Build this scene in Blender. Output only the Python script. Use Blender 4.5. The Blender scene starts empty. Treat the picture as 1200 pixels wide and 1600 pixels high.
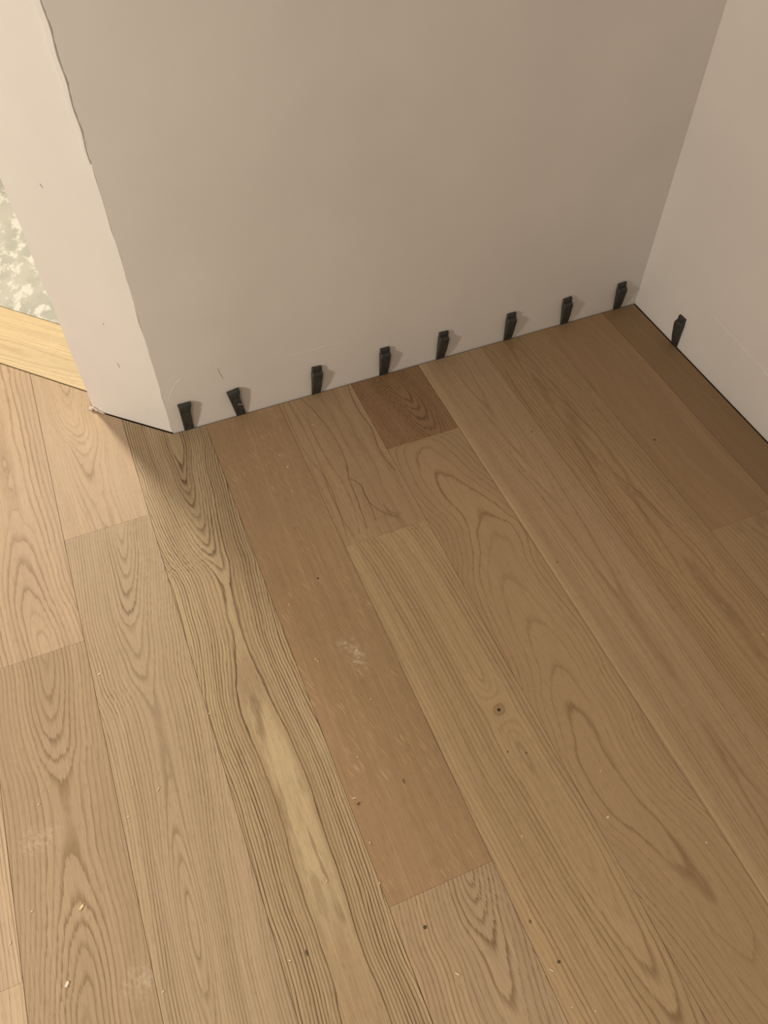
import bpy, bmesh, math, random
from mathutils import Vector, Matrix
random.seed(7)
S = bpy.context.scene
COL = S.collection

# ---------------------------------------------------------------- camera, light, exposure
cam_d = bpy.data.cameras.new('camera')
cam = bpy.data.objects.new('camera', cam_d)
COL.objects.link(cam)
cam_d.sensor_fit = 'VERTICAL'
cam_d.sensor_height = 36.0
cam_d.lens = 36.0 * 1247.0 / 1600.0
cam_d.clip_start = 0.02
RX, UY, FZ = (0.924395, -0.381436, 0.0), (0.301425, 0.730493, 0.612799), (0.233744, 0.566469, -0.790239)
m = Matrix.Identity(4)
for i in range(3):
    m[i][0] = RX[i]; m[i][1] = UY[i]; m[i][2] = -FZ[i]; m[i][3] = (-1.3665, -1.4433, 1.43)[i]
cam.matrix_world = m
S.camera = cam

S.view_settings.view_transform = 'Standard'
S.view_settings.look = 'None'
S.view_settings.gamma = 1.0
S.view_settings.use_curve_mapping = False
S.view_settings.exposure = 0.0

W = bpy.data.worlds.new('World'); S.world = W
W.use_nodes = True
W.node_tree.nodes['Background'].inputs[0].default_value = (1.0, 0.82, 0.62, 1)
W.node_tree.nodes['Background'].inputs[1].default_value = 0.165

def lamp(name, typ, loc, energy, color, size=0.1, aim=None, **kw):
    d = bpy.data.lights.new(name, typ)
    d.energy = energy; d.color = color
    if typ == 'AREA':
        d.shape = 'DISK'; d.size = size
    else:
        d.shadow_soft_size = size
    for k, v in kw.items(): setattr(d, k, v)
    o = bpy.data.objects.new(name, d); COL.objects.link(o); o.location = loc
    if aim: o.rotation_euler = (Vector(aim) - Vector(loc)).to_track_quat('-Z', 'Y').to_euler()
    return o

WARM = (1.0, 0.80, 0.58)
# lamp in the next room, seen only through the light it throws out of the doorway
lamp('next_room_lamp', 'POINT', (-1.735, 0.98, 1.22), 69, (1.0, 0.84, 0.64), 0.07)
# work lamp standing low, off to the left in this room
lamp('left_lamp', 'POINT', (-3.0, -0.86, 0.92), 85, (1.0, 0.875, 0.735), 0.10)
# ceiling lamp behind the photographer and a recessed ceiling spot
lamp('ceiling_lamp', 'POINT', (-2.6, -2.2, 2.4), 44, (1.0, 0.84, 0.68), 0.12)
lamp('ceiling_spot', 'SPOT', (-1.15, -2.0, 2.4), 56, WARM, 0.08, aim=(-1.13, -1.22, 0), spot_size=math.radians(47), spot_blend=0.65)

# ---------------------------------------------------------------- node helpers
class V:
    """a node socket or a number, with arithmetic that makes Math nodes"""
    nt = None
    def __init__(s, k): s.k = k
    def _m(op, *a, clamp=False):
        n = V.nt.nodes.new('ShaderNodeMath'); n.operation = op; n.use_clamp = clamp
        for i, x in enumerate(a):
            x = x.k if isinstance(x, V) else x
            if isinstance(x, (int, float)): n.inputs[i].default_value = x
            else: V.nt.links.new(x, n.inputs[i])
        return V(n.outputs[0])
    def __add__(s, o): return V._m('ADD', s, o)
    __radd__ = __add__
    def __sub__(s, o): return V._m('SUBTRACT', s, o)
    def __rsub__(s, o): return V._m('SUBTRACT', o, s)
    def __mul__(s, o): return V._m('MULTIPLY', s, o)
    __rmul__ = __mul__
    def __truediv__(s, o): return V._m('DIVIDE', s, o)
    def __pow__(s, o): return V._m('POWER', s, o)
def fsqrt(a): return V._m('SQRT', a)
def ffract(a): return V._m('FRACT', a)
def ffloor(a): return V._m('FLOOR', a)
def fexp(a): return V._m('EXPONENT', a)
def fmax(a, b): return V._m('MAXIMUM', a, b)
def fmin(a, b): return V._m('MINIMUM', a, b)
def fclamp(a): return V._m('ADD', a, 0.0, clamp=True)
def sstep(a, lo, hi):
    n = V.nt.nodes.new('ShaderNodeMapRange'); n.interpolation_type = 'SMOOTHSTEP'
    V.nt.links.new(a.k, n.inputs[0]); n.inputs[1].default_value = lo; n.inputs[2].default_value = hi
    return V(n.outputs[0])
def vec(x, y, z=0.0):
    n = V.nt.nodes.new('ShaderNodeCombineXYZ')
    for i, a in enumerate((x, y, z)):
        a = a.k if isinstance(a, V) else a
        if isinstance(a, (int, float)): n.inputs[i].default_value = a
        else: V.nt.links.new(a, n.inputs[i])
    return n.outputs[0]
def noise(v, scale=1.0, detail=2.0, rough=0.5):
    n = V.nt.nodes.new('ShaderNodeTexNoise'); n.noise_dimensions = '3D'
    n.inputs['Scale'].default_value = scale; n.inputs['Detail'].default_value = detail
    n.inputs['Roughness'].default_value = rough
    V.nt.links.new(v, n.inputs['Vector'])
    return V(n.outputs['Fac'])
def white(v):
    n = V.nt.nodes.new('ShaderNodeTexWhiteNoise'); n.noise_dimensions = '1D'
    V.nt.links.new(v.k, n.inputs['W']); return V(n.outputs['Value'])
def curve(fac, pts):
    """smooth curve through pts (x, y in 0..1)"""
    n = V.nt.nodes.new('ShaderNodeFloatCurve')
    cm = n.mapping; cm.use_clip = False
    cu = cm.curves[0]
    pts = sorted(pts)
    cu.points[0].location = pts[0]; cu.points[1].location = pts[-1]
    for p in pts[1:-1]: cu.points.new(*p)
    cm.update()
    V.nt.links.new(fac.k, n.inputs['Value'])
    return V(n.outputs[0])
def mixc(fac, a, b, mode='MIX'):
    n = V.nt.nodes.new('ShaderNodeMix'); n.data_type = 'RGBA'; n.blend_type = mode
    for i, x in ((0, fac), (6, a), (7, b)):
        x = x.k if isinstance(x, V) else x
        if isinstance(x, (int, float)): n.inputs[i].default_value = x
        elif isinstance(x, (tuple, list)): n.inputs[i].default_value = (*x, 1)
        else: V.nt.links.new(x, n.inputs[i])
    return n.outputs[2]
def srgb(r, g, b):
    f = lambda c: c / 12.92 if c <= 0.04045 else ((c + 0.055) / 1.055) ** 2.4
    return tuple(f(c / 255.0) for c in (r, g, b))
def new_mat(name, rough=0.6, spec=0.35):
    mt = bpy.data.materials.new(name); mt.use_nodes = True
    V.nt = mt.node_tree
    b = mt.node_tree.nodes['Principled BSDF']
    b.inputs['Roughness'].default_value = rough
    b.inputs['Specular IOR Level'].default_value = spec
    return mt, b
def objxyz():
    tc = V.nt.nodes.new('ShaderNodeTexCoord'); sp = V.nt.nodes.new('ShaderNodeSeparateXYZ')
    V.nt.links.new(tc.outputs['Object'], sp.inputs[0])
    return tuple(V(o) for o in sp.outputs)
def bump(b, h, strength, dist):
    n = V.nt.nodes.new('ShaderNodeBump'); n.inputs['Strength'].default_value = strength
    n.inputs['Distance'].default_value = dist
    V.nt.links.new(h.k, n.inputs['Height']); V.nt.links.new(n.outputs[0], b.inputs['Normal'])

# ---------------------------------------------------------------- materials
def wall_mat(name, col):
    mt, b = new_mat(name, 0.75, 0.25)
    x, y, z = objxyz()
    p = vec(x, y, z)
    big = noise(p, 3.0, 3.0)
    fine = noise(p, 260.0, 2.0)
    c2 = tuple(k * 0.94 for k in col)
    c = mixc(sstep(big, 0.3, 0.7), c2, col)
    V.nt.links.new(c, b.inputs['Base Color'])
    bump(b, noise(p, 9.0, 4.0) + fine * 0.04, 0.12, 0.004)
    return mt
M_WALL = wall_mat('white_plaster', (0.82, 0.80, 0.775))
def plain(name, col, rough=0.6, spec=0.35, nscale=60.0, var=0.12):
    mt, b = new_mat(name, rough, spec)
    x, y, z = objxyz()
    n = noise(vec(x, y, z), nscale, 3.0)
    V.nt.links.new(mixc(sstep(n, 0.3, 0.7), tuple(k * (1 - var) for k in col), tuple(min(1, k * (1 + var)) for k in col)), b.inputs['Base Color'])
    return mt
M_SUB = plain('dusty_underlay', (0.22, 0.155, 0.10), 0.9)
M_EDGE = plain('oak_edge', srgb(120, 88, 58), 0.7)
M_PLASTIC = plain('black_plastic', (0.046, 0.047, 0.042), 0.55, 0.4, 90.0, 0.25)
M_CHIP = plain('fresh_wood_chip', srgb(238, 218, 186), 0.8)
M_CURL = plain('dark_bark_crumb', srgb(92, 68, 46), 0.8)
M_CRUMB = plain('white_plaster_crumb', srgb(232, 224, 212), 0.85)
M_PENCIL = plain('pencil_mark', srgb(150, 134, 116), 0.7)

def concrete_mat():
    mt, b = new_mat('paint_splashed_screed', 0.65)
    x, y, z = objxyz()
    p = vec(x, y, z)
    n1 = noise(vec(x * 1.0, y * 0.6, z), 22.0, 6.0, 0.65)
    n2 = noise(p, 9.0, 3.0)
    c = mixc(sstep(n2, 0.35, 0.65), srgb(170, 174, 166), srgb(186, 188, 180))
    c = mixc(sstep(n1, 0.50, 0.60), c, srgb(212, 216, 210))
    V.nt.links.new(c, b.inputs['Base Color'])
    bump(b, n1, 0.3, 0.004)
    return mt

def oak(name, L, tips, sp=0.0065, base=(190, 155, 118), line=(140, 104, 70), light=None, contrast=0.75, wob=0.4,
        knots=(), spots=(), smears=(), fleck=0.0, fib=1.0, seed=0.0, jag=1.0, fade=0.0, width=1.0, heart=None, soft=None, patches=(), veins=(), strips=()):
    """oak plank: rings of a log cut lengthwise. tips = (v, u, n): the pith line runs at u and lies n rings deep at v.
    heart = (v, half width) of a pale band without rings; veins = polylines of single dark growth lines (v, u)"""
    mt, b = new_mat(name, 0.52, 0.35)
    u, v, z = objxyz()
    jn = noise(vec(u * 420.0, v * 7.0, seed + 30.0), 1.0, 2.0, 0.6) - 0.5     # fibres tear the pointed tips
    vj = v + jn * (0.030 * jag)
    t = vj * (-1.0 / L)
    t0 = v * (-1.0 / L)
    nmax = max(n for _, _, n in tips) + 0.001
    c = (curve(t, [(-p / L, (q + 0.2) / 0.4) for p, q, _ in tips]) * 0.4) - 0.2
    h = curve(t, [(-p / L, n / nmax) for p, _, n in tips]) * nmax
    wa = noise(vec(u * 9.0, v * 2.2, seed), 1.0, 2.0) - 0.5
    wb = noise(vec(u * 45.0, v * 10.0, seed + 3.1), 1.0, 2.0) - 0.5
    wc = noise(vec(u * 300.0, v * 40.0, seed + 5.7), 1.0, 1.0) - 0.5
    off = u - c
    if heart:
        hw = curve(t0, [(-p / L, q / 0.06) for p, q in heart]) * 0.06
        off = fmax(V._m('ABSOLUTE', off) - hw, 0.0)
    du = off / sp
    if soft:                                                                  # how blunt the pointed rings are, in rings
        e = curve(t, [(-p / L, q / 12.0) for p, q in soft]) * 12.0
        r = h + fsqrt(du * du + e * e) - e
    else:
        r = fsqrt(du * du + h * h)
    for (ku, kv, ka, kb, amp) in knots:
        ex = (u - ku) / ka; ey = (v - kv) / kb
        r = r + fexp((ex * ex + ey * ey) * -1.0) * amp
    r = r + wa * (2.6 * wob) + wb * (1.5 * wob) + wc * 0.16
    fr = ffract(r)
    ring = ffloor(r)
    rs = white(ring + seed * 7.3)
    # dark early wood starts abruptly, then fades
    prof = fmin((1.0 - sstep(fr, 0.0, 0.42 * width)) * 0.9 + sstep(fr, 0.90, 1.0) * 0.9, 1.0)
    pm = noise(vec(u * 22.0, v * 3.0, seed + 9.0), 1.0, 2.0)
    amount = prof * (0.25 + rs * 1.0) * (0.35 + pm * 1.3) * contrast
    if fade:
        fx = (u - c) / fade
        amount = amount * (fexp(fx * fx * -1.0) * 0.8 + 0.2)
    amount = fclamp(amount)
    fibre = noise(vec(u * 520.0, v * 9.0, seed), 1.0, 3.0, 0.6)
    fibre2 = noise(vec(u * 140.0, v * 2.5, seed + 2.0), 1.0, 3.0)
    pores = noise(vec(u * 900.0, v * 45.0, seed + 4.0), 1.0, 1.0)
    broad = noise(vec(r * 0.21, v * 0.7, seed + 8.0), 1.0, 2.0)
    adj = lambda q: (q[0] * 0.95, q[1] * 1.165, q[2] * 1.45)
    B = adj(srgb(*base)); Ln = adj(srgb(*line))
    Lt = adj(srgb(*light)) if light else tuple(min(1, k * 1.12) for k in B)
    col = mixc(sstep(broad, 0.38, 0.68), B, Lt)
    if heart:
        hd = 1.0 - sstep(V._m('ABSOLUTE', u - c) - hw + wb * 0.006, -0.004, 0.001)
        col = mixc(hd * sstep(hw, 0.013, 0.021), col, tuple(k * 1.02 for k in Lt))
    for (pu, pv, pa, pb, k, rgb) in patches:
        ex = (u - pu + wb * 0.022 + wc * 0.004) / pa; ey = (v - pv + wb * 0.09 + jn * 0.10) / pb
        col = mixc((1.0 - sstep(fsqrt(ex * ex + ey * ey), 0.62, 1.1)) * k, col, adj(srgb(*rgb)))
    col = mixc(amount, col, Ln)
    for k, (pts, w, st) in enumerate(veins):
        pts = sorted(pts, reverse=True)
        f = curve(t0, [(-p / L, (q + 0.2) / 0.4) for p, q in pts]) * 0.4 - 0.2
        d = V._m('ABSOLUTE', u + wb * 0.005 + wc * 0.0022 - f) / (w * 0.45 + pm * (w * 0.6))
        rng = sstep(t0, -pts[0][0] / L - 0.004, -pts[0][0] / L + 0.004) * (1.0 - sstep(t0, -pts[-1][0] / L - 0.006, -pts[-1][0] / L + 0.004))
        col = mixc(fclamp((1.0 - sstep(d, 0.0, 1.0)) * rng * (0.25 + pm * 0.9) * st * 0.85), col, Ln)
    for (su, sw, k, rgb) in strips:
        d = V._m('ABSOLUTE', u + wa * 0.012 - su) / sw
        col = mixc((1.0 - sstep(d, 0.3, 1.0)) * k, col, adj(srgb(*rgb)))
    col = mixc(sstep(fibre, 0.40, 0.70) * (0.22 * fib), col, Ln)
    col = mixc(sstep(fibre2, 0.45, 0.72) * (0.20 * fib), col, tuple(k * 0.80 for k in B))
    col = mixc(sstep(pores, 0.60, 0.72) * (0.36 * fib), col, tuple(k * 0.72 for k in Ln))
    fibre3 = noise(vec(u * 260.0, v * 3.0, seed + 14.0), 1.0, 2.0)
    col = mixc(sstep(fibre3, 0.54, 0.74) * (0.35 * fib), col, tuple(min(1, k * 1.16) for k in Lt))
    if fleck:
        # medullary ray flecks: short pale streaks leaning across the grain
        uu = u * 0.97 + v * 0.22 + wa * 0.05; vv = v * 0.97 - u * 0.22
        f1 = noise(vec(uu * 430.0, vv * 26.0, seed + 20.0), 1.0, 0.0)
        fm = noise(vec(u * 12.0, v * 7.0, seed + 21.0), 1.0, 2.0)
        col = mixc(sstep(f1, 0.64, 0.76) * sstep(fm, 0.30, 0.60) * fleck, col, tuple(min(1, k * 1.5) for k in B))
    for (su, sv, ra, rb, k) in spots:
        ex = (u - su) / ra; ey = (v - sv) / rb
        d = 1.0 - sstep(fsqrt(ex * ex + ey * ey) + wc * 0.5, 0.55, 1.0)
        col = mixc(d * k, col, srgb(48, 32, 20))
    for (su, sv, ra, rb, k) in smears:
        ex = (u - su) / ra; ey = (v - sv) / rb
        d = fexp((ex * ex + ey * ey) * -1.0)
        sn = noise(vec(u * 110.0 + v * 60.0, v * 70.0 - u * 20.0, seed), 1.0, 4.0, 0.65)
        col = mixc(sstep(sn, 0.40, 0.75) * d * k, col, srgb(226, 212, 194))
    V.nt.links.new(col, b.inputs['Base Color'])
    rr = V._m('MULTIPLY_ADD', pm, 0.16, 0.42)
    V.nt.links.new(rr.k, b.inputs['Roughness'])
    bump(b, (amount * -0.6) + fibre * -0.25, 0.12, 0.0008)
    return mt

# ---------------------------------------------------------------- mesh helpers
def link(name, me, parent=None, loc=None):
    o = bpy.data.objects.new(name, me); COL.objects.link(o)
    if parent: o.parent = parent
    if loc is not None: o.location = loc
    return o
def mesh_from(name, bm, mats):
    me = bpy.data.meshes.new(name); bmesh.ops.recalc_face_normals(bm, faces=bm.faces[:])
    bm.to_mesh(me); bm.free()
    for x in mats: me.materials.append(x)
    return me
def prism(pts, z0, z1, bev=0.0, side=None):
    """extruded polygon, upper rim eased by bev"""
    bm = bmesh.new()
    lo = [bm.verts.new((x, y, z0)) for x, y in pts]; hi = [bm.verts.new((x, y, z1)) for x, y in pts]
    bm.faces.new(lo[::-1]); top = bm.faces.new(hi)
    n = len(pts)
    for i in range(n):
        f = bm.faces.new((lo[i], lo[(i + 1) % n], hi[(i + 1) % n], hi[i]))
        if side is not None: f.material_index = side
    if bev:
        bmesh.ops.bevel(bm, geom=list(top.edges), offset=bev, segments=1, affect='EDGES', profile=0.5)
    return bm
def tag(o, label, cat=None, group=None, kind=None):
    o['label'] = label
    if cat: o['category'] = cat
    if group: o['group'] = group
    if kind: o['kind'] = kind
    return o

# ---------------------------------------------------------------- room shell
ZF = -0.014                                       # top of the base the planks lie on
C0 = Vector((-1.3288, 0.006))                     # outer corner of back wall and slanted wall
DD = Vector((-0.7314, 0.6820))                    # slanted wall runs this way
DN = Vector((0.6820, 0.7314))                     # into the slanted wall
FACE = 0.2265
JAMB = C0 + DD * FACE
bm = prism([(-3.6, -3.4), (0.14, -3.4), (0.14, 0.16), (-1.30, 0.16), (-1.62, 0.52), (-2.6, 1.35), (-3.6, 1.35)], -0.10, ZF)
floor = link('floor', mesh_from('floor', bm, [M_SUB]))
tag(floor, 'oak plank floor laid up to the plastered walls', kind='structure')

wall_back_pts = [C0, (0.004, 0.006), (0.004, 0.13), (-1.26, 0.13)]
bm = prism([tuple(p) for p in wall_back_pts], -0.0025, 2.5)      # plaster boards stop just above the floor
wall_back = link('wall_back', mesh_from('wall_back', bm, [M_WALL]))
tag(wall_back, 'plain white plastered wall behind the row of black wedges', kind='structure')
bm = prism([(0.0045, -3.4), (0.14, -3.4), (0.14, 0.13), (0.0045, 0.13)], -0.0025, 2.5)
wall_right = link('wall_right', mesh_from('wall_right', bm, [M_WALL]))
tag(wall_right, 'plain white plastered wall on the right with one black wedge', kind='structure')

# slanted wall: its two visible edges are a little ragged, so build it in levels
def level(z):
    j = 0.0012 * math.sin(z * 23.0) + 0.0011 * math.sin(z * 57.0 + 1.0) + random.uniform(-0.0005, 0.0005)
    k = 0.0012 * math.sin(z * 31.0 + 2.0) + 0.0008 * math.sin(z * 71.0)
    a = C0 + DD * (j + 0.001) + DN * 0.0006
    e = JAMB + DD * k
    return [tuple(a), tuple(e), tuple(e + DN * 0.0875), tuple(C0 + DD * -0.03 + DN * 0.10)]
bm = bmesh.new()
zs = [0.0012, 0.006, 0.014] + [0.03 + 0.022 * i for i in range(60)] + [1.5, 2.0, 2.5]
rings = [[bm.verts.new((x, y, z)) for x, y in level(z)] for z in zs]
for a, b_ in zip(rings[:-1], rings[1:]):
    for i in range(4):
        bm.faces.new((a[i], a[(i + 1) % 4], b_[(i + 1) % 4], b_[i]))
bm.faces.new(rings[0][::-1]); bm.faces.new(rings[-1])
wall_left = link('wall_left', mesh_from('wall_left', bm, [M_WALL]))
tag(wall_left, 'narrow slanted white plastered wall end beside the doorway', kind='structure')

def dpt(s, z, out=0.0):
    p = C0 + DD * s - DN * out
    return (p.x, p.y, z)
# ragged ridge of filler along the outer corner
bm = bmesh.new()
prev = None
for i in range(34):
    z = 0.69 + i * 0.0115
    w0 = 0.0045 + 0.0015 * math.sin(i * 0.9)
    w1 = (0.0045 + 0.0085 * min(1, i / 16.0)) + random.uniform(-0.0014, 0.0014)
    row = [bm.verts.new(dpt(w0 - 0.004, z, 0.0002)), bm.verts.new(dpt(w0 - 0.003, z, 0.0022)), bm.verts.new(dpt(w0 + w1 * 0.55, z, 0.0026)),
           bm.verts.new(dpt(w0 + w1 * 0.9, z, 0.0016)), bm.verts.new(dpt(w0 + w1, z, -0.0006))]
    if prev:
        for q in range(4): bm.faces.new((prev[q], prev[q + 1], row[q + 1], row[q]))
    prev = row
o = link('plaster_ridge', mesh_from('plaster_ridge', bm, [M_WALL]), wall_left)
o['label'] = 'ragged ridge of filler along the corner'

def sliver(name, pts, w, parent, mat, n_off, label=None):
    """thin raised mark following pts, widths taper to the ends; n_off = outward normal * height"""
    bm = bmesh.new(); rows = []
    P = [Vector(p) for p in pts]; N = Vector(n_off)
    for i, p in enumerate(P):
        d = (P[min(i + 1, len(P) - 1)] - P[max(i - 1, 0)]).normalized()
        sd = d.cross(N.normalized())
        ww = w * (0.35 + 0.65 * math.sin(math.pi * (i + 0.3) / (len(P) - 0.4)))
        rows.append([bm.verts.new(p - sd * ww - N * 0.3), bm.verts.new(p + N), bm.verts.new(p + sd * ww - N * 0.3)])
    for a, c in zip(rows[:-1], rows[1:]):
        bm.faces.new((a[0], a[1], c[1], c[0])); bm.faces.new((a[1], a[2], c[2], c[1]))
    bm.faces.new(rows[0]); bm.faces.new(rows[-1][::-1])
    o = link(name, mesh_from(name, bm, [mat]), parent)
    if label: o['label'] = label
    return o
DOUT = (-DN.x * 0.0006, -DN.y * 0.0006, 0)
sliver('nick', [dpt(0.135, 0.626), dpt(0.1335, 0.621), dpt(0.131, 0.618)], 0.0008, wall_left, M_PENCIL, DOUT)
sliver('nick', [dpt(0.1005, 0.309), dpt(0.0995, 0.303)], 0.0008, wall_left, M_PENCIL, DOUT)
sliver('nick', [dpt(0.0985, 0.196), dpt(0.0975, 0.189), dpt(0.096, 0.183)], 0.0009, wall_left, M_PENCIL, DOUT)
BOUT = (0, -0.0006, 0)
sliver('pencil_mark', [(-1.1890, 0.006, 0.163), (-1.1875, 0.006, 0.150), (-1.1845, 0.006, 0.139), (-1.1815, 0.006, 0.127)], 0.0007, wall_back, M_PENCIL, BOUT, 'short grey pencil mark')
sliver('scrape_line', [(-1.3180 + 0.043 * i / 8, 0.006, 0.105 + 0.055 * math.sin(i / 8 * 1.5)) for i in range(9)], 0.0011, wall_back, M_WALL, BOUT)
sliver('scrape_line', [(-1.010 + 0.012 * i, 0.006, 0.142 + 0.002 * math.sin(i * 1.1)) for i in range(12)], 0.0016, wall_back, M_WALL, BOUT)
sliver('scrape_line', [(0.0045, -0.27 - 0.022 * i, 0.157 - 0.0014 * i + 0.0012 * math.sin(i * 1.7)) for i in range(14)], 0.0022, wall_right, M_WALL, (-0.0013, 0, 0), 'raised skim line')
# crumbled plaster at the foot of the doorway corner
for k, (s, z, a, b_) in enumerate([(0.224, 0.010, 0.013, 0.006), (0.214, 0.004, 0.010, 0.004), (0.200, 0.002, 0.009, 0.003), (0.233, 0.002, 0.006, 0.003)]):
    bm = bmesh.new()
    c = Vector(dpt(s, z, 0.002))
    ax = Vector((DD.x, DD.y, 0)); up = Vector((-DN.x * 0.5, -DN.y * 0.5, 0.8)).normalized(); nn = ax.cross(up)
    lo, hi = [], []
    for q in range(6):
        an = q * math.pi / 3; rr = random.uniform(0.75, 1.15)
        p = c + ax * (a * rr * math.cos(an)) + up * (b_ * rr * math.sin(an))
        lo.append(bm.verts.new(p - nn * 0.0014)); hi.append(bm.verts.new(p + nn * 0.0014))
    bm.faces.new(lo[::-1]); bm.faces.new(hi)
    for q in range(6): bm.faces.new((lo[q], lo[(q + 1) % 6], hi[(q + 1) % 6], hi[q]))
    link('plaster_flake', mesh_from('plaster_flake', bm, [M_CRUMB]), wall_left)

# ---------------------------------------------------------------- threshold board and the floor beyond
TH = Vector((-1.499, 0.234))                       # point on its front edge
TD = Vector((-0.7020, 0.7122)).normalized()        # along the board
TN = Vector((0.7122, 0.7020)).normalized()         # away into the next room
def tpt(a, b_): return tuple(TH + TD * a + TN * b_)
M_THRESH = oak('pale_oak_threshold', 1.4, [(0, 0.03, 9), (-0.6, 0.05, 8), (-1.4, 0.02, 9)], base=(214, 180, 132), line=(186, 148, 104), contrast=0.55,
               wob=0.7, seed=31.0, smears=[(0.02, -0.07, 0.012, 0.02, 0.9), (-0.02, -0.19, 0.010, 0.02, 0.8)], fib=1.2)
bm = prism([(-0.0945, -1.3), (0.0945, -1.3), (0.0945, 0.10), (-0.0945, 0.10)], ZF, 0.001, 0.0007)
o = link('trim_1', mesh_from('trim_1', bm, [M_THRESH]))
mid = TH + TN * 0.0965
o.location = (mid.x, mid.y, 0)
o.rotation_euler = (0, 0, math.atan2(TD.y, TD.x) + math.pi / 2)
tag(o, 'pale oak threshold board lying across the doorway', kind='structure')
bm = prism([tpt(-0.05, 0.194), tpt(1.3, 0.194), tpt(1.3, 1.7), tpt(-0.30, 1.7), tpt(-0.12, 0.34), tpt(-0.05, 0.26)], -0.10, -0.001)
o = link('floor.001', mesh_from('floor_screed', bm, [concrete_mat()]))
tag(o, 'white paint splashed screed floor beyond the doorway', kind='structure')

# ---------------------------------------------------------------- oak planks
SEAM = [-2.1948, -2.0053, -1.8158, -1.6263, -1.4367, -1.2487, -1.0590, -0.8630, -0.6728, -0.4860, -0.2912, -0.1060, -0.0018]
YB = 0.0022                                       # planks stop here, short of the back wall
G = 0.00032                                        # half the joint between two planks
NEAR = -2.6
def thr_y(x):                                      # front edge of the threshold board
    t = (x - TH.x) / TD.x; return (TH + TD * t).y - 0.0025
def dia_y(x):                                      # foot of the slanted wall
    t = (x - C0.x) / DD.x; return (C0 + DD * t).y - 0.0045
def plank(i, y1, y0, mat, label=None, dz=0.0):
    """plank in column i between y1 (far) and y0 (near); far end None = scribed to the left walls"""
    xa, xb = SEAM[i] + G, SEAM[i + 1] - G
    xm = (SEAM[i] + SEAM[i + 1]) / 2
    if y1 is None:
        far = []
        if xa < JAMB.x - 0.004:
            far.append((xa, thr_y(xa)))
            if xb > JAMB.x - 0.004:
                far += [(JAMB.x - 0.004, thr_y(JAMB.x - 0.004)), (JAMB.x - 0.004, dia_y(JAMB.x - 0.004))]
            else: far.append((xb, thr_y(xb)))
        else: far.append((xa, dia_y(xa)))
        if xb > JAMB.x - 0.004:
            if xb < C0.x: far.append((xb, dia_y(xb)))
            else: far += [(C0.x - 0.001, YB - 0.0005), (xb, YB)]
        top = 0.0
    else:
        far = [(xa, y1), (xb, y1)]; top = y1
    pts = far + [(xb, y0), (xa, y0)]
    bm = prism([(x - xm, y - top) for x, y in pts], ZF + 0.0005, 0.0 + dz, 0.00035, side=1)
    o = link('plank', mesh_from('plank', bm, [mat, M_EDGE]), floor, (xm, top, 0))
    if label: o['label'] = label
    return o
E_ = 0.00015
# columns 0,1 lie left of the picture
M = oak('oak_a', 3.6, [(0, 0.02, 8), (-1.0, -0.02, 3), (-2.0, 0.02, 7), (-3.6, 0, 4)], seed=1.0)
plank(0, None, NEAR, M)
SEAM += [-2.5738, -2.3843, -2.3843, -2.1948]      # two more columns to the left, so the floor goes on
plank(13, None, NEAR, M); plank(15, None, NEAR, M)
plank(1, None, -1.06, oak('oak_b', 1.8, [(0.5, 0.02, 6), (-0.6, -0.02, 2), (-1.2, 0.0, 6)], seed=2.0, base=(192, 156, 120)))
plank(1, -1.06 - E_, NEAR, oak('oak_c', 1.7, [(0, 0.02, 9), (-1.7, -0.02, 7)], seed=3.0, base=(196, 160, 122), contrast=0.4))
# column 2: tall arches, then tongues
plank(2, None, -0.4905, oak('oak_d', 1.0, [(0.45, 0.0, 6.4), (0.0, 0.0, 6.0), (-0.09, 0.003, 5.9), (-0.177, 0.004, 5), (-0.25, 0.002, 4), (-0.332, 0.003, 3), (-0.417, 0.012, 1.6), (-0.5, 0.02, 0.6), (-1.0, 0.0, 3)],
      sp=0.0092, seed=4.0, base=(190, 153, 116), line=(146, 108, 76), wob=0.55, contrast=0.72))
plank(2, -0.4905 - E_, NEAR, oak('oak_e', 2.2, [(0.0, 0.015, 0.4), (-0.03, 0.016, 1), (-0.10, 0.012, 2), (-0.15, 0.010, 3), (-0.21, 0.011, 4.2), (-0.34, 0.01, 6), (-0.45, 0.005, 5.4), (-0.52, 0.003, 4), (-0.558, 0.0, 3), (-0.604, -0.004, 2), (-0.65, -0.01, 1), (-0.75, -0.01, 0.3), (-1.0, 0, 3), (-2.2, 0, 6)],
      sp=0.0078, seed=5.0, base=(176, 141, 105), line=(134, 101, 69), wob=0.5, contrast=0.78,
      smears=[(0.075, -0.637, 0.022, 0.02, 0.7), (-0.045, -0.36, 0.03, 0.02, 0.5)]))
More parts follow.
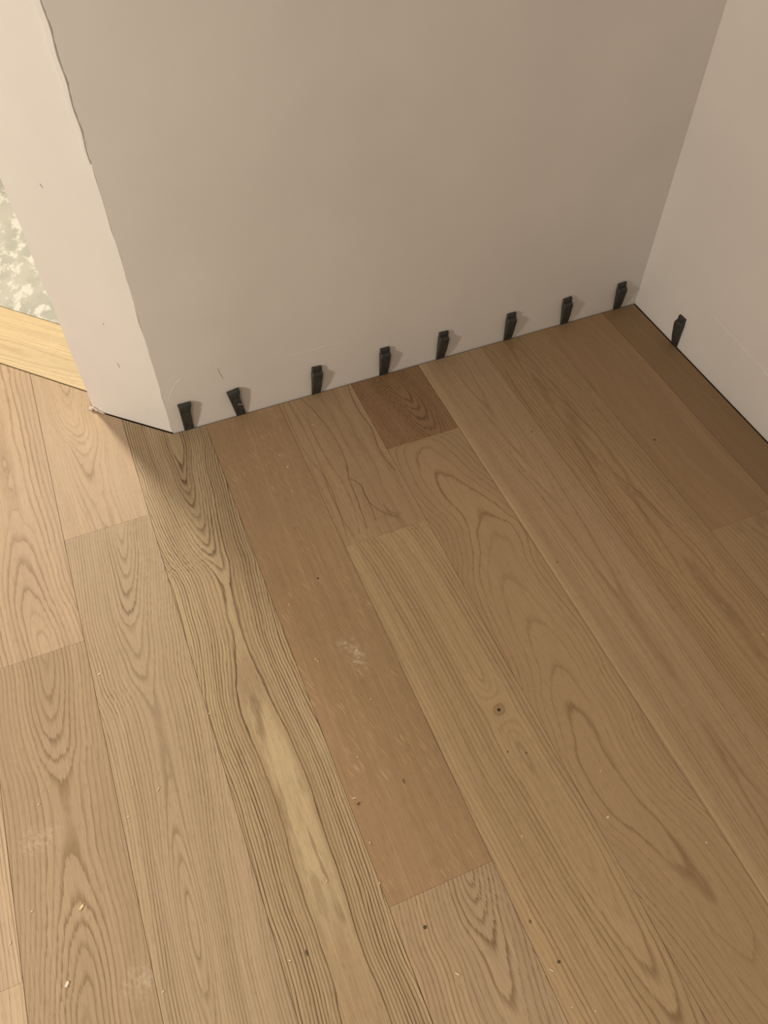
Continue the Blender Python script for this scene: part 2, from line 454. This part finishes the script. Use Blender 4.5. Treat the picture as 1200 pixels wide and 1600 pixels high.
# column 3
plank(3, None, -0.2225, oak('oak_f', 1.0, [(0.3, -0.016, 2), (0.246, -0.016, 3), (0.20, -0.018, 4), (0.162, -0.02, 5), (0.12, -0.015, 6), (0.086, -0.01, 7), (0.06, -0.006, 8), (-0.048, -0.009, 10), (-0.3, 0.01, 11), (-1.0, 0, 12)],
      sp=0.0055, seed=6.0, base=(192, 155, 117), line=(152, 113, 80), wob=0.4, contrast=0.75, fade=0.045))
plank(3, -0.2225 - E_, NEAR, oak('oak_g', 2.4, [(0.0, 0.03, 1.2), (-0.04, 0.024, 2), (-0.095, 0.02, 3), (-0.145, 0.014, 4), (-0.19, 0.008, 5), (-0.235, 0.003, 6), (-0.275, 0.0, 7), (-0.34, 0.0, 8), (-0.395, -0.002, 9), (-0.46, 0.004, 10), (-0.62, 0.0, 10.2), (-0.76, -0.012, 10.2), (-0.86, -0.02, 10.0), (-0.97, -0.028, 10.2), (-1.3, -0.02, 10.4), (-2.4, 0.0, 9)],
      soft=[(0.0, 1.2), (-0.095, 2.5), (-0.19, 4), (-0.275, 5.5), (-0.395, 6.4), (-0.5, 6.0), (-0.62, 4.6), (-0.76, 3.2), (-0.9, 2.4), (-1.1, 2.2), (-2.4, 4)],
      knots=[(-0.020, -0.855, 0.030, 0.16, -3.4)],
      sp=0.0058, seed=7.0, base=(182, 148, 111), line=(132, 100, 68), wob=0.35, contrast=0.85, jag=0.7))
# column 4: strongly figured plank with the pale heart
plank(4, None, NEAR, oak('oak_h', 2.6, [(0.06, 0.012, 0.6), (-0.03, 0.012, 0.7), (-0.10, 0.008, 1.1), (-0.16, 0.003, 2), (-0.195, 0.004, 3), (-0.23, 0.004, 4), (-0.265, 0.004, 5), (-0.30, 0.004, 6), (-0.34, 0.006, 7), (-0.38, 0.010, 8), (-0.42, 0.016, 9), (-0.47, 0.014, 9.6), (-0.56, 0.008, 9.7), (-0.66, 0.0, 9.6), (-0.74, -0.004, 9.55), (-0.9, 0.006, 9.55), (-1.1, 0.004, 9.55), (-1.35, 0.001, 9.55), (-1.7, 0.008, 9.55), (-2.6, 0.0, 9.55)],
      soft=[(0.06, 0.6), (-0.03, 0.7), (-0.10, 1.1), (-0.16, 2), (-0.23, 3.6), (-0.30, 4.8), (-0.38, 5.6), (-0.46, 5.2), (-0.58, 4.0), (-0.70, 2.6), (-0.85, 1.4), (-1.0, 0.7), (-1.35, 0.6), (-1.8, 2), (-2.6, 4)],
      sp=0.0056, seed=8.0, base=(178, 142, 101), line=(100, 71, 45), light=(192, 157, 114), wob=0.8, contrast=1.08, width=1.2, jag=0.5,
      heart=[(0.1, 0.0), (-0.03, 0.010), (-0.08, 0.006), (-0.15, 0.0), (-0.55, 0.0), (-0.66, 0.008), (-0.75, 0.020), (-0.88, 0.026), (-1.0, 0.027), (-1.1, 0.028), (-1.2, 0.024), (-1.35, 0.030), (-1.7, 0.02), (-2.0, 0.0), (-2.6, 0.0)],
      patches=[(0.0, -0.70, 0.026, 0.075, 0.55, (160, 126, 90)), (0.008, -0.95, 0.024, 0.17, 0.6, (208, 173, 126)), (-0.004, -1.08, 0.014, 0.10, 0.4, (208, 173, 126)), (-0.006, -0.765, 0.015, 0.016, 0.45, (134, 102, 70)), (-0.012, -0.815, 0.011, 0.026, 0.45, (138, 106, 74)),
               (-0.016, -0.965, 0.008, 0.045, 0.42, (144, 110, 74)), (0.012, -1.035, 0.0035, 0.035, 0.5, (126, 92, 60)), (0.014, -1.085, 0.003, 0.03, 0.5, (126, 92, 60)), (-0.006, -1.12, 0.009, 0.045, 0.42, (144, 110, 74)),
               (0.0, -1.30, 0.032, 0.15, 0.6, (172, 134, 94))],
      spots=[(-0.052, -1.19, 0.0022, 0.007, 0.8)]), 'strongly figured plank with dark wavy grain and a pale heart')
# column 5: quarter sawn plank with flecks, then a plank with tongues
plank(5, YB, -1.1790, oak('oak_i', 1.3, [(0, -0.3, 30), (-0.6, -0.32, 30), (-1.3, -0.3, 30)], sp=0.0022, seed=9.0, base=(168, 128, 89), line=(136, 98, 64), light=(174, 134, 94),
      wob=0.25, contrast=0.3, fleck=0.65, fib=1.25, spots=[(0.012, -0.532, 0.003, 0.003, 0.95), (0.01, -1.0, 0.003, 0.006, 0.5)],
      smears=[(0.022, -0.735, 0.016, 0.03, 0.75), (0.008, -0.70, 0.014, 0.012, 0.6)]), 'brown quarter sawn plank with fine pale flecks')
plank(5, -1.1790 - E_, NEAR, oak('oak_j', 1.6, [(0.0, 0.05, 0.2), (-0.02, 0.046, 1), (-0.045, 0.042, 2), (-0.075, 0.038, 3), (-0.11, 0.038, 4), (-0.185, 0.028, 5), (-0.26, 0.024, 6), (-0.5, 0.0, 8), (-1.6, 0.0, 7)],
      sp=0.0075, seed=10.0, base=(180, 144, 107), line=(134, 98, 64), wob=0.35, contrast=0.85, spots=[(-0.052, -0.049, 0.004, 0.004, 0.85)]), 'lighter plank with nested pointed grain by the front')
# column 6
plank(6, YB, -0.4755, oak('oak_k', 0.6, [(0, 0.3, 30), (-0.3, 0.31, 30), (-0.6, 0.3, 30)],
      sp=0.016, seed=11.0, base=(172, 134, 95), line=(104, 70, 40), wob=0.5, contrast=0.22,
      veins=[([(-0.0006, 0.0883), (-0.0934, 0.0822), (-0.1725, 0.0885), (-0.2418, 0.0788), (-0.3168, 0.0905)], 0.0034, 1.1),
             ([(0.0, -0.040), (-0.0519, -0.0242), (-0.1468, -0.0077), (-0.2001, -0.0059), (-0.2575, -0.0112), (-0.2969, -0.0198), (-0.3725, -0.0268), (-0.45, -0.0354)], 0.0034, 1.1),
             ([(-0.2957, -0.0225), (-0.3318, -0.0013), (-0.3554, -0.0043), (-0.4114, 0.0094), (-0.4448, 0.0425)], 0.0038, 1.0),
             ([(-0.3318, -0.0013), (-0.4054, -0.0053), (-0.4351, -0.0096)], 0.0034, 1.0),
             ([(-0.0, -0.088), (-0.0348, -0.0894), (-0.1979, -0.0867), (-0.2757, -0.071), (-0.376, -0.0764), (-0.4502, -0.0845)], 0.0028, 0.9),
             ([(-0.0, -0.072), (-0.12, -0.066), (-0.227, -0.0695), (-0.3697, -0.0772), (-0.4556, -0.0714)], 0.0026, 0.85),
             ([(-0.0, -0.058), (-0.10, -0.050), (-0.22, -0.048), (-0.3392, -0.0385), (-0.4572, -0.0554)], 0.0024, 0.8),
             ([(-0.3977, 0.0245), (-0.425, 0.032), (-0.4400, 0.0624)], 0.0040, 0.9)],
      patches=[(0.030, -0.437, 0.022, 0.016, 0.55, (138, 102, 68))]))
plank(6, -0.4755 - E_, NEAR, oak('oak_l', 2.2, [(0.0, 0.012, 1.0), (-0.03, 0.018, 0.6), (-0.1, 0.026, 0.2), (-0.3, 0.035, 0.3), (-0.44, 0.038, 0.6), (-0.56, 0.04, 1), (-0.62, 0.045, 1.4), (-0.73, 0.05, 1.6), (-0.80, 0.052, 2.4), (-0.86, 0.055, 3.2), (-0.95, 0.058, 4.2), (-1.0, 0.058, 5), (-1.3, 0.03, 8), (-2.2, 0.0, 10)],
      sp=0.0085, seed=12.0, base=(180, 142, 100), line=(128, 92, 58), wob=0.3, contrast=0.62,
      knots=[(0.038, -0.466, 0.020, 0.045, 3.4)], strips=[(-0.085, 0.014, 0.4, (200, 160, 112))],
      spots=[(0.038, -0.466, 0.0042, 0.0042, 1.0), (0.015, -0.545, 0.002, 0.003, 0.8), (0.045, -0.56, 0.003, 0.003, 0.6), (-0.07, -0.878, 0.004, 0.003, 0.8), (-0.084, -0.81, 0.003, 0.004, 0.6)]),
      'plank with a small round dark knot')
# column 7: short dark plank by the wall, then the one with the great arches
plank(7, YB, -0.2440, oak('oak_m', 0.5, [(0, 0.0, 2), (-0.06, 0.01, 3), (-0.11, 0.02, 4.2), (-0.16, 0.028, 5.5), (-0.2, 0.03, 6.5), (-0.25, 0.036, 8), (-0.5, 0.03, 12)],
      sp=0.0056, seed=13.0, base=(150, 109, 72), line=(96, 64, 38), light=(156, 114, 76), wob=0.8, contrast=0.85), 'short dark brown plank against the wall')
plank(7, -0.2440 - E_, NEAR, oak('oak_n', 2.4, [(0, -0.02, 20.2), (-0.03, -0.016, 19), (-0.13, -0.008, 18), (-0.2, 0.01, 17.4), (-0.27, 0.03, 17), (-0.32, 0.032, 16), (-0.435, 0, 15), (-0.55, -0.004, 14), (-0.6, -0.002, 13.5), (-0.66, -0.008, 13), (-0.725, -0.022, 12.2), (-0.77, -0.024, 11.8), (-0.87, -0.04, 11.4), (-1.04, 0, 11.8), (-1.18, 0.024, 12.6), (-1.24, 0.025, 13.2), (-1.4, 0.02, 15), (-2.4, 0, 19)],
      sp=0.0074, seed=14.0, base=(172, 134, 94), line=(128, 92, 58), wob=0.30, contrast=0.58, width=0.55, jag=0.6, fib=0.9), 'plank with great nested arches in its grain')
# column 8
plank(8, YB, NEAR, oak('oak_o', 2.6, [(0, 0.004, 9), (-0.2, 0.006, 10), (-0.40, 0.012, 11), (-0.53, 0.017, 12), (-0.8, 0.01, 13), (-1.15, 0.0, 13), (-1.4, 0.0, 12), (-1.9, 0.0, 4), (-2.6, 0.0, 6)],
      sp=0.0050, seed=15.0, base=(174, 136, 97), line=(134, 98, 62), wob=0.3, contrast=0.5, fib=1.2,
      veins=[([(-0.20, -0.012), (-0.3748, 0.0034), (-0.4254, 0.0087), (-0.4694, 0.0167)], 0.0028, 1.0), ([(-0.25, 0.034), (-0.3641, 0.032), (-0.4117, 0.0284), (-0.4694, 0.0167)], 0.0022, 0.9),
             ([(-0.40, -0.016), (-0.50, 0.004), (-0.56, 0.012), (-0.60, 0.022)], 0.0022, 0.8)],
      strips=[(-0.080, 0.013, 0.35, (200, 161, 114)), (-0.088, 0.004, 0.4, (212, 174, 126))],
      spots=[(0.067, -0.328, 0.002, 0.003, 0.7), (-0.07, -0.69, 0.0025, 0.0025, 0.7)]))
# column 9
plank(9, YB, NEAR, oak('oak_p', 2.6, [(0, -0.02, 12), (-0.3, -0.01, 11), (-0.6, 0.0, 12), (-0.9, 0.0, 11), (-1.4, 0, 12), (-2.6, 0, 8)],
      sp=0.0060, seed=16.0, base=(170, 131, 89), line=(112, 77, 45), wob=0.6, contrast=0.5, fib=1.1, jag=1.5,
      veins=[([(0.001, -0.088), (-0.0543, -0.0800), (-0.1099, -0.0790), (-0.1785, -0.085), (-0.2827, -0.090)], 0.0030, 1.0),
             ([(0.0056, -0.0392), (-0.0801, -0.0476), (-0.1491, -0.0486), (-0.23, -0.056)], 0.0026, 0.8),
             ([(-0.0057, -0.0256), (-0.079, -0.0239), (-0.1487, -0.0048), (-0.1979, -0.006), (-0.2541, 0.0011), (-0.3617, 0.0146)], 0.0030, 1.0),
             ([(-0.1733, 0.0099), (-0.3093, 0.0094), (-0.3975, 0.0163), (-0.5023, 0.0096)], 0.0028, 0.9),
             ([(-0.16, -0.030), (-0.2883, -0.034), (-0.40, -0.042), (-0.5157, -0.0515)], 0.0034, 0.9),
             ([(-0.30, 0.066), (-0.3989, 0.0703), (-0.4956, 0.0833), (-0.6006, 0.0868)], 0.0026, 0.9),
             ([(-0.36, -0.044), (-0.424, -0.0465), (-0.5021, -0.0536), (-0.5917, -0.063), (-0.6421, -0.0613), (-0.7018, -0.0702), (-0.7585, -0.0668), (-0.8372, -0.048), (-0.8957, -0.0498), (-0.9691, -0.0487)], 0.0030, 1.0),
             ([(-0.4452, -0.006), (-0.5171, -0.0069), (-0.5994, 0.0147), (-0.6767, 0.0226), (-0.7045, 0.0288)], 0.0034, 0.9),
             ([(-0.7405, 0.0374), (-0.7896, 0.0439), (-0.8456, 0.0358)], 0.0026, 0.8), ([(-0.55, -0.02), (-0.64, -0.012), (-0.72, -0.014)], 0.0046, 0.7)],
      patches=[(-0.024, -0.20, 0.010, 0.07, 0.45, (136, 98, 62)), (-0.03, -0.42, 0.012, 0.10, 0.35, (140, 102, 66))]))
# column 10
plank(10, YB, -0.7445, oak('oak_q', 0.9, [(0, -0.02, 12), (-0.22, -0.01, 4), (-0.3, -0.02, 1.5), (-0.55, -0.04, 7), (-0.65, -0.03, 2), (-0.9, 0, 6)],
      sp=0.0030, seed=17.0, base=(164, 124, 84), line=(140, 102, 66), wob=1.0, contrast=0.22, jag=1.6, spots=[(-0.05, -0.466, 0.0035, 0.0035, 0.95)]))
plank(10, -0.7445 - E_, NEAR, oak('oak_r', 1.9, [(0, 0.02, 9), (-0.1, 0.02, 10), (-0.4, 0.0, 10), (-1.9, 0, 8)], sp=0.007, seed=18.0, base=(174, 135, 93), line=(136, 98, 62), contrast=0.45,
      patches=[(0.03, -0.02, 0.018, 0.022, 0.5, (138, 102, 68)), (-0.03, -0.008, 0.015, 0.01, 0.35, (138, 102, 68))]))
# column 11: cut strip along the right wall
plank(11, YB, NEAR, oak('oak_s', 2.6, [(0, 0.2, 20), (-1.3, 0.22, 21), (-2.6, 0.2, 20)], sp=0.005, seed=19.0, base=(150, 112, 74), line=(128, 92, 58), light=(155, 116, 78), wob=0.35, contrast=0.25), 'narrow cut strip along the right wall')

# ---------------------------------------------------------------- black wedges in the gap
def loft(secs):
    """secs: (z, x centre, half width, back depth, front depth, front chamfer); +y towards the room before turning"""
    bm = bmesh.new(); rings = []
    for z, xc, hw, d0, d1, ch in secs:
        pts = [(xc - hw, d0), (xc + hw, d0), (xc + hw, max(d0 + 0.0005, d1 - ch)), (xc + hw - ch, d1), (xc - hw + ch, d1), (xc - hw, max(d0 + 0.0005, d1 - ch))]
        rings.append([bm.verts.new((x, y, z)) for x, y in pts])
    for a, c in zip(rings[:-1], rings[1:]):
        for i in range(6): bm.faces.new((a[i], a[(i + 1) % 6], c[(i + 1) % 6], c[i]))
    bm.faces.new(rings[0][::-1]); bm.faces.new(rings[-1])
    return bm
def box_bm(x0, x1, y0, y1, z0, z1): return prism([(x0, y0), (x1, y0), (x1, y1), (x0, y1)], z0, z1, 0.0006)
A_BODY = mesh_from('wedge_body', loft([(-0.0115, 0, .0112, .0004, .0029, .0010), (0.0, 0, .0118, .0004, .0035, .0012), (0.030, 0, .0126, .0004, .0112, .0024), (0.066, 0, .0136, .0004, .0160, .0028),
                                       (0.0705, 0, .0136, .0004, .0150, .0028), (0.0760, 0, .0128, .0004, .0095, .0020)]), [M_PLASTIC])
A_HEAD = mesh_from('wedge_head', loft([(0.0700, 0, .0124, .0006, .0078, .0014), (0.0780, 0, .0126, .0006, .0076, .0014), (0.0860, 0, .0130, .0006, .0074, .0016), (0.0895, 0, .0120, .0010, .0062, .0016)]), [M_PLASTIC])
A_RIB = mesh_from('front_rib', loft([(0.058, 0, .0050, .0140, .0168, .0008), (0.064, 0, .0056, .0148, .0178, .0008), (0.067, 0, .0050, .0145, .0166, .0008)]), [M_PLASTIC])
A_BAR = mesh_from('head_bar', box_bm(-0.0085, 0.0085, .0068, .0086, 0.0805, 0.0835), [M_PLASTIC])
B_BODY = mesh_from('wedge_body', loft([(-0.0115, 0, .0112, .0006, .0029, .0010), (0.0, 0, .0118, .0006, .0035, .0012), (0.030, -.0003, .0122, .0006, .0090, .0018), (0.064, -.0008, .0126, .0005, .0140, .0018)]), [M_PLASTIC])
B_HEAD = mesh_from('wedge_head', loft([(0.064, -.0008, .0126, .0005, .0140, .0018), (0.072, -.0016, .0136, .0005, .0138, .0018), (0.083, -.0030, .0155, .0005, .0142, .0020), (0.087, -.0034, .0158, .0010, .0128, .0030), (0.0885, -.0034, .0150, .0016, .0100, .0030)]), [M_PLASTIC])
B_DIMPLE = mesh_from('front_rib', box_bm(-0.0070, -0.0030, .0136, .0150, 0.0700, 0.0745), [M_PLASTIC])
B_BAR = mesh_from('head_bar', box_bm(-0.0105, 0.0075, .0136, .0148, 0.0625, 0.0640), [M_PLASTIC])
def wedge(x, y, facing, lean, label, rev=False):
    root = bpy.data.objects.new('spacer_wedge', None); COL.objects.link(root)
    root.empty_display_size = 0.03
    root.matrix_world = Matrix.Translation((x, y, 0)) @ Matrix.Rotation(facing, 4, 'Z') @ Matrix.Rotation(lean, 4, 'Y')
    tag(root, label, 'wedge', 'black plastic wedges along the walls')
    for me in ((B_BODY, B_HEAD, B_DIMPLE, B_BAR) if rev else (A_BODY, A_HEAD, A_RIB, A_BAR)):
        link(me.name.split('.')[0], me, root)
    return root
# back wall: local +y must point to world -y, so turned by pi (local x runs right to left)
BW = [(-1.2885, 0.0, 'black plastic wedge nearest the outer wall corner, its head flared to the left', True),
      (-1.1556, -9.0, 'black plastic wedge leaning left with two pale paint specks, second from outer corner', True),
      (-0.9573, 4.5, 'black plastic wedge above the joint right of the brown flecked plank, third from outer corner', False),
      (-0.7706, 2.0, 'black plastic wedge standing behind the short dark brown plank', False),
      (-0.6075, 3.0, 'black plastic wedge just right of the short dark brown plank', False),
      (-0.4056, 0.0, 'black plastic wedge on back wall, third from the inner room corner', False),
      (-0.2285, -5.0, 'black plastic wedge on back wall, second from the inner room corner', False),
      (-0.0580, -4.0, 'black plastic wedge on back wall, right beside the inner room corner', False)]
for x, lean, lab, rev in BW:
    w_ = wedge(x, 0.0058, math.pi, math.radians(-lean), lab, rev)
    if lean == -9.0:
        for (px, pz) in ((-0.0045, 0.046), (-0.0095, 0.043)):
            bm = prism([(-0.0015, -0.0007), (0.0013, -0.0010), (0.0017, 0.0006), (-0.0010, 0.0011)], -0.0002, 0.0003)
            fl = link('paint_speck', mesh_from('paint_speck', bm, [M_CRUMB]), w_, (px, 0.0128, pz))
            fl.rotation_euler = (math.radians(-85), 0, 0)
            fl['label'] = 'pale paint speck'
wedge(0.0043, -0.186, math.pi / 2, math.radians(2.0), 'single black plastic wedge standing against the right wall')

# ---------------------------------------------------------------- sawdust and chips on the planks
def chip_mesh(L, Wd, T, bend, mat):
    bm = bmesh.new(); rows = []
    for i in range(4):
        a = i / 3.0 - 0.5
        x = a * L; zc = bend * (a * a * 4.0); wd = Wd * (1.0, 0.9, 1.05, 0.6)[i] / 2
        rows.append([bm.verts.new((x, -wd, zc)), bm.verts.new((x, wd, zc)), bm.verts.new((x, wd * 0.9, zc + T)), bm.verts.new((x, -wd * 0.9, zc + T))])
    for a, c in zip(rows[:-1], rows[1:]):
        for q in range(4): bm.faces.new((a[q], a[(q + 1) % 4], c[(q + 1) % 4], c[q]))
    bm.faces.new(rows[0][::-1]); bm.faces.new(rows[-1])
    return mesh_from('wood_chip', bm, [mat])
CR = [chip_mesh(0.0034, 0.0020, 0.0010, 0.0003, M_CHIP), chip_mesh(0.0046, 0.0014, 0.0008, 0.0006, M_CHIP), chip_mesh(0.0024, 0.0022, 0.0012, 0.0002, M_CHIP)]
SMALL = [
    (-1.434, -0.739, 'tiny crumb on the seam left of the strongly figured plank, level with its knot'),
    (-1.615, -0.872, 'tiny crumb just right of the first long seam from the left'),
    (-1.756, -0.79, 'tiny crumb in the middle of the leftmost wide plank, below the grain tongues'),
    (-1.79, -0.962, 'tiny crumb left of the bright wood chip, lower left corner'),
    (-1.828, -0.997, 'tiny crumb at the left edge of the picture, by a seam'),
    (-1.617, -1.156, 'tiny crumb beside the seam at the very bottom left'),
    (-1.001, -0.1, 'tiny crumb nearest the third black wedge, on the veined plank'),
    (-1.109, -0.163, 'tiny crumb on the brown flecked plank, closest to the back wall'),
    (-1.117, -0.28, 'tiny crumb on the brown flecked plank, below the pale chip'),
    (-1.219, -0.569, 'tiny crumb at the left side of the brown flecked plank, above the dust smear'),
    (-1.13, -0.738, 'tiny crumb at the lower side of the white dust smear'),
    (-1.21, -0.708, 'tiny crumb left of the white dust smear, the left one of a close pair'),
    (-1.207, -0.714, 'tiny crumb left of the white dust smear, the right one of a close pair'),
    (-1.141, -0.829, 'tiny crumb on the brown flecked plank, halfway below the dust smear'),
    (-1.205, -0.925, 'tiny crumb on the brown flecked plank, above the bright splinter'),
    (-1.24, -1.073, 'tiny crumb in the seam left of the brown flecked plank, lower part'),
    (-1.249, -1.139, 'tiny crumb in the seam beside the end of the brown flecked plank'),
    (-1.33, -1.103, 'tiny crumb on the pale heart of the strongly figured plank'),
    (-1.423, -1.19, 'tiny crumb on the left seam of the strongly figured plank, near the bottom'),
    (-1.044, -1.415, 'tiny crumb at the bottom edge, left one of two on the knot plank'),
    (-1.013, -1.433, 'tiny crumb at the bottom edge, right one of two on the knot plank'),
    (-0.993, -1.163, 'tiny crumb on the knot plank, well below its round dark knot'),
    (-0.808, -1.117, 'tiny crumb on the great arch plank, above the round pale chip'),
    (-0.706, -1.293, 'tiny crumb on the great arch plank, rightmost near the bottom'),
    (-0.354, -1.002, 'tiny crumb at the right edge of the picture, far from all others'),
    (-1.596, -0.818, 'tiny crumb left of the slim pale splinter, in the second left plank'),
]
for k, (x, y, lab) in enumerate(SMALL):
    o = link('sawdust_crumb', CR[k % 3], None, (x, y, 0.0002))
    o.rotation_euler = (0, 0, random.uniform(0, 3.1))
    tag(o, lab, 'crumb', 'tiny sawdust crumbs scattered on the planks')
BIG = [(-1.714, -0.987, .0085, .0042, .0014, .001, 40, M_CHIP, 'bright pale wood chip near the lower left corner'),
       (-1.612, -0.577, .0062, .0026, .0010, .0006, 15, M_CHIP, 'pale wood chip beside the long left plank seam'),
       (-1.753, -1.089, .0085, .0050, .0016, .0008, 55, M_CRUMB, 'dull whitish plaster lump at the lower left'),
       (-1.555, -0.844, .0075, .0014, .0008, .001, 45, M_CHIP, 'slim pale splinter between the two left seams'),
       (-1.104, -0.207, .0055, .0028, .0012, .0008, 20, M_CHIP, 'pale chip high up on the brown flecked plank'),
       (-1.128, -0.721, .0065, .0026, .0012, .0008, -15, M_CHIP, 'brightest pale chip amid the white dust smear'),
       (-1.142, -0.697, .0075, .0012, .0006, .0008, -50, M_CHIP, 'thin pale shaving at the upper edge of the dust smear'),
       (-1.238, -0.992, .0072, .0017, .0008, .0004, -5, M_CHIP, 'bright splinter on the brown flecked plank by its left seam'),
       (-1.234, -1.004, .0060, .0022, .0012, .0018, 30, M_CURL, 'small dark curled crumb below a bright splinter'),
       (-1.187, -1.307, .0080, .0022, .0010, .0016, -60, M_CHIP, 'curled pale shaving on the front plank with pointed grain'),
       (-1.048, -1.359, .0080, .0018, .0010, .0012, -60, M_CHIP, 'pale shaving lying on the seam near the bottom edge'),
       (-0.840, -1.192, .0044, .0034, .0014, .0006, 0, M_CHIP, 'round pale chip at the lower right by a seam')]
for x, y, L, Wd, T, be, an, mt, lab in BIG:
    o = link('wood_chip', chip_mesh(L, Wd, T, be, mt), None, (x, y, 0.0002))
    o.rotation_euler = (0, 0, math.radians(an))
    tag(o, lab, 'chip')
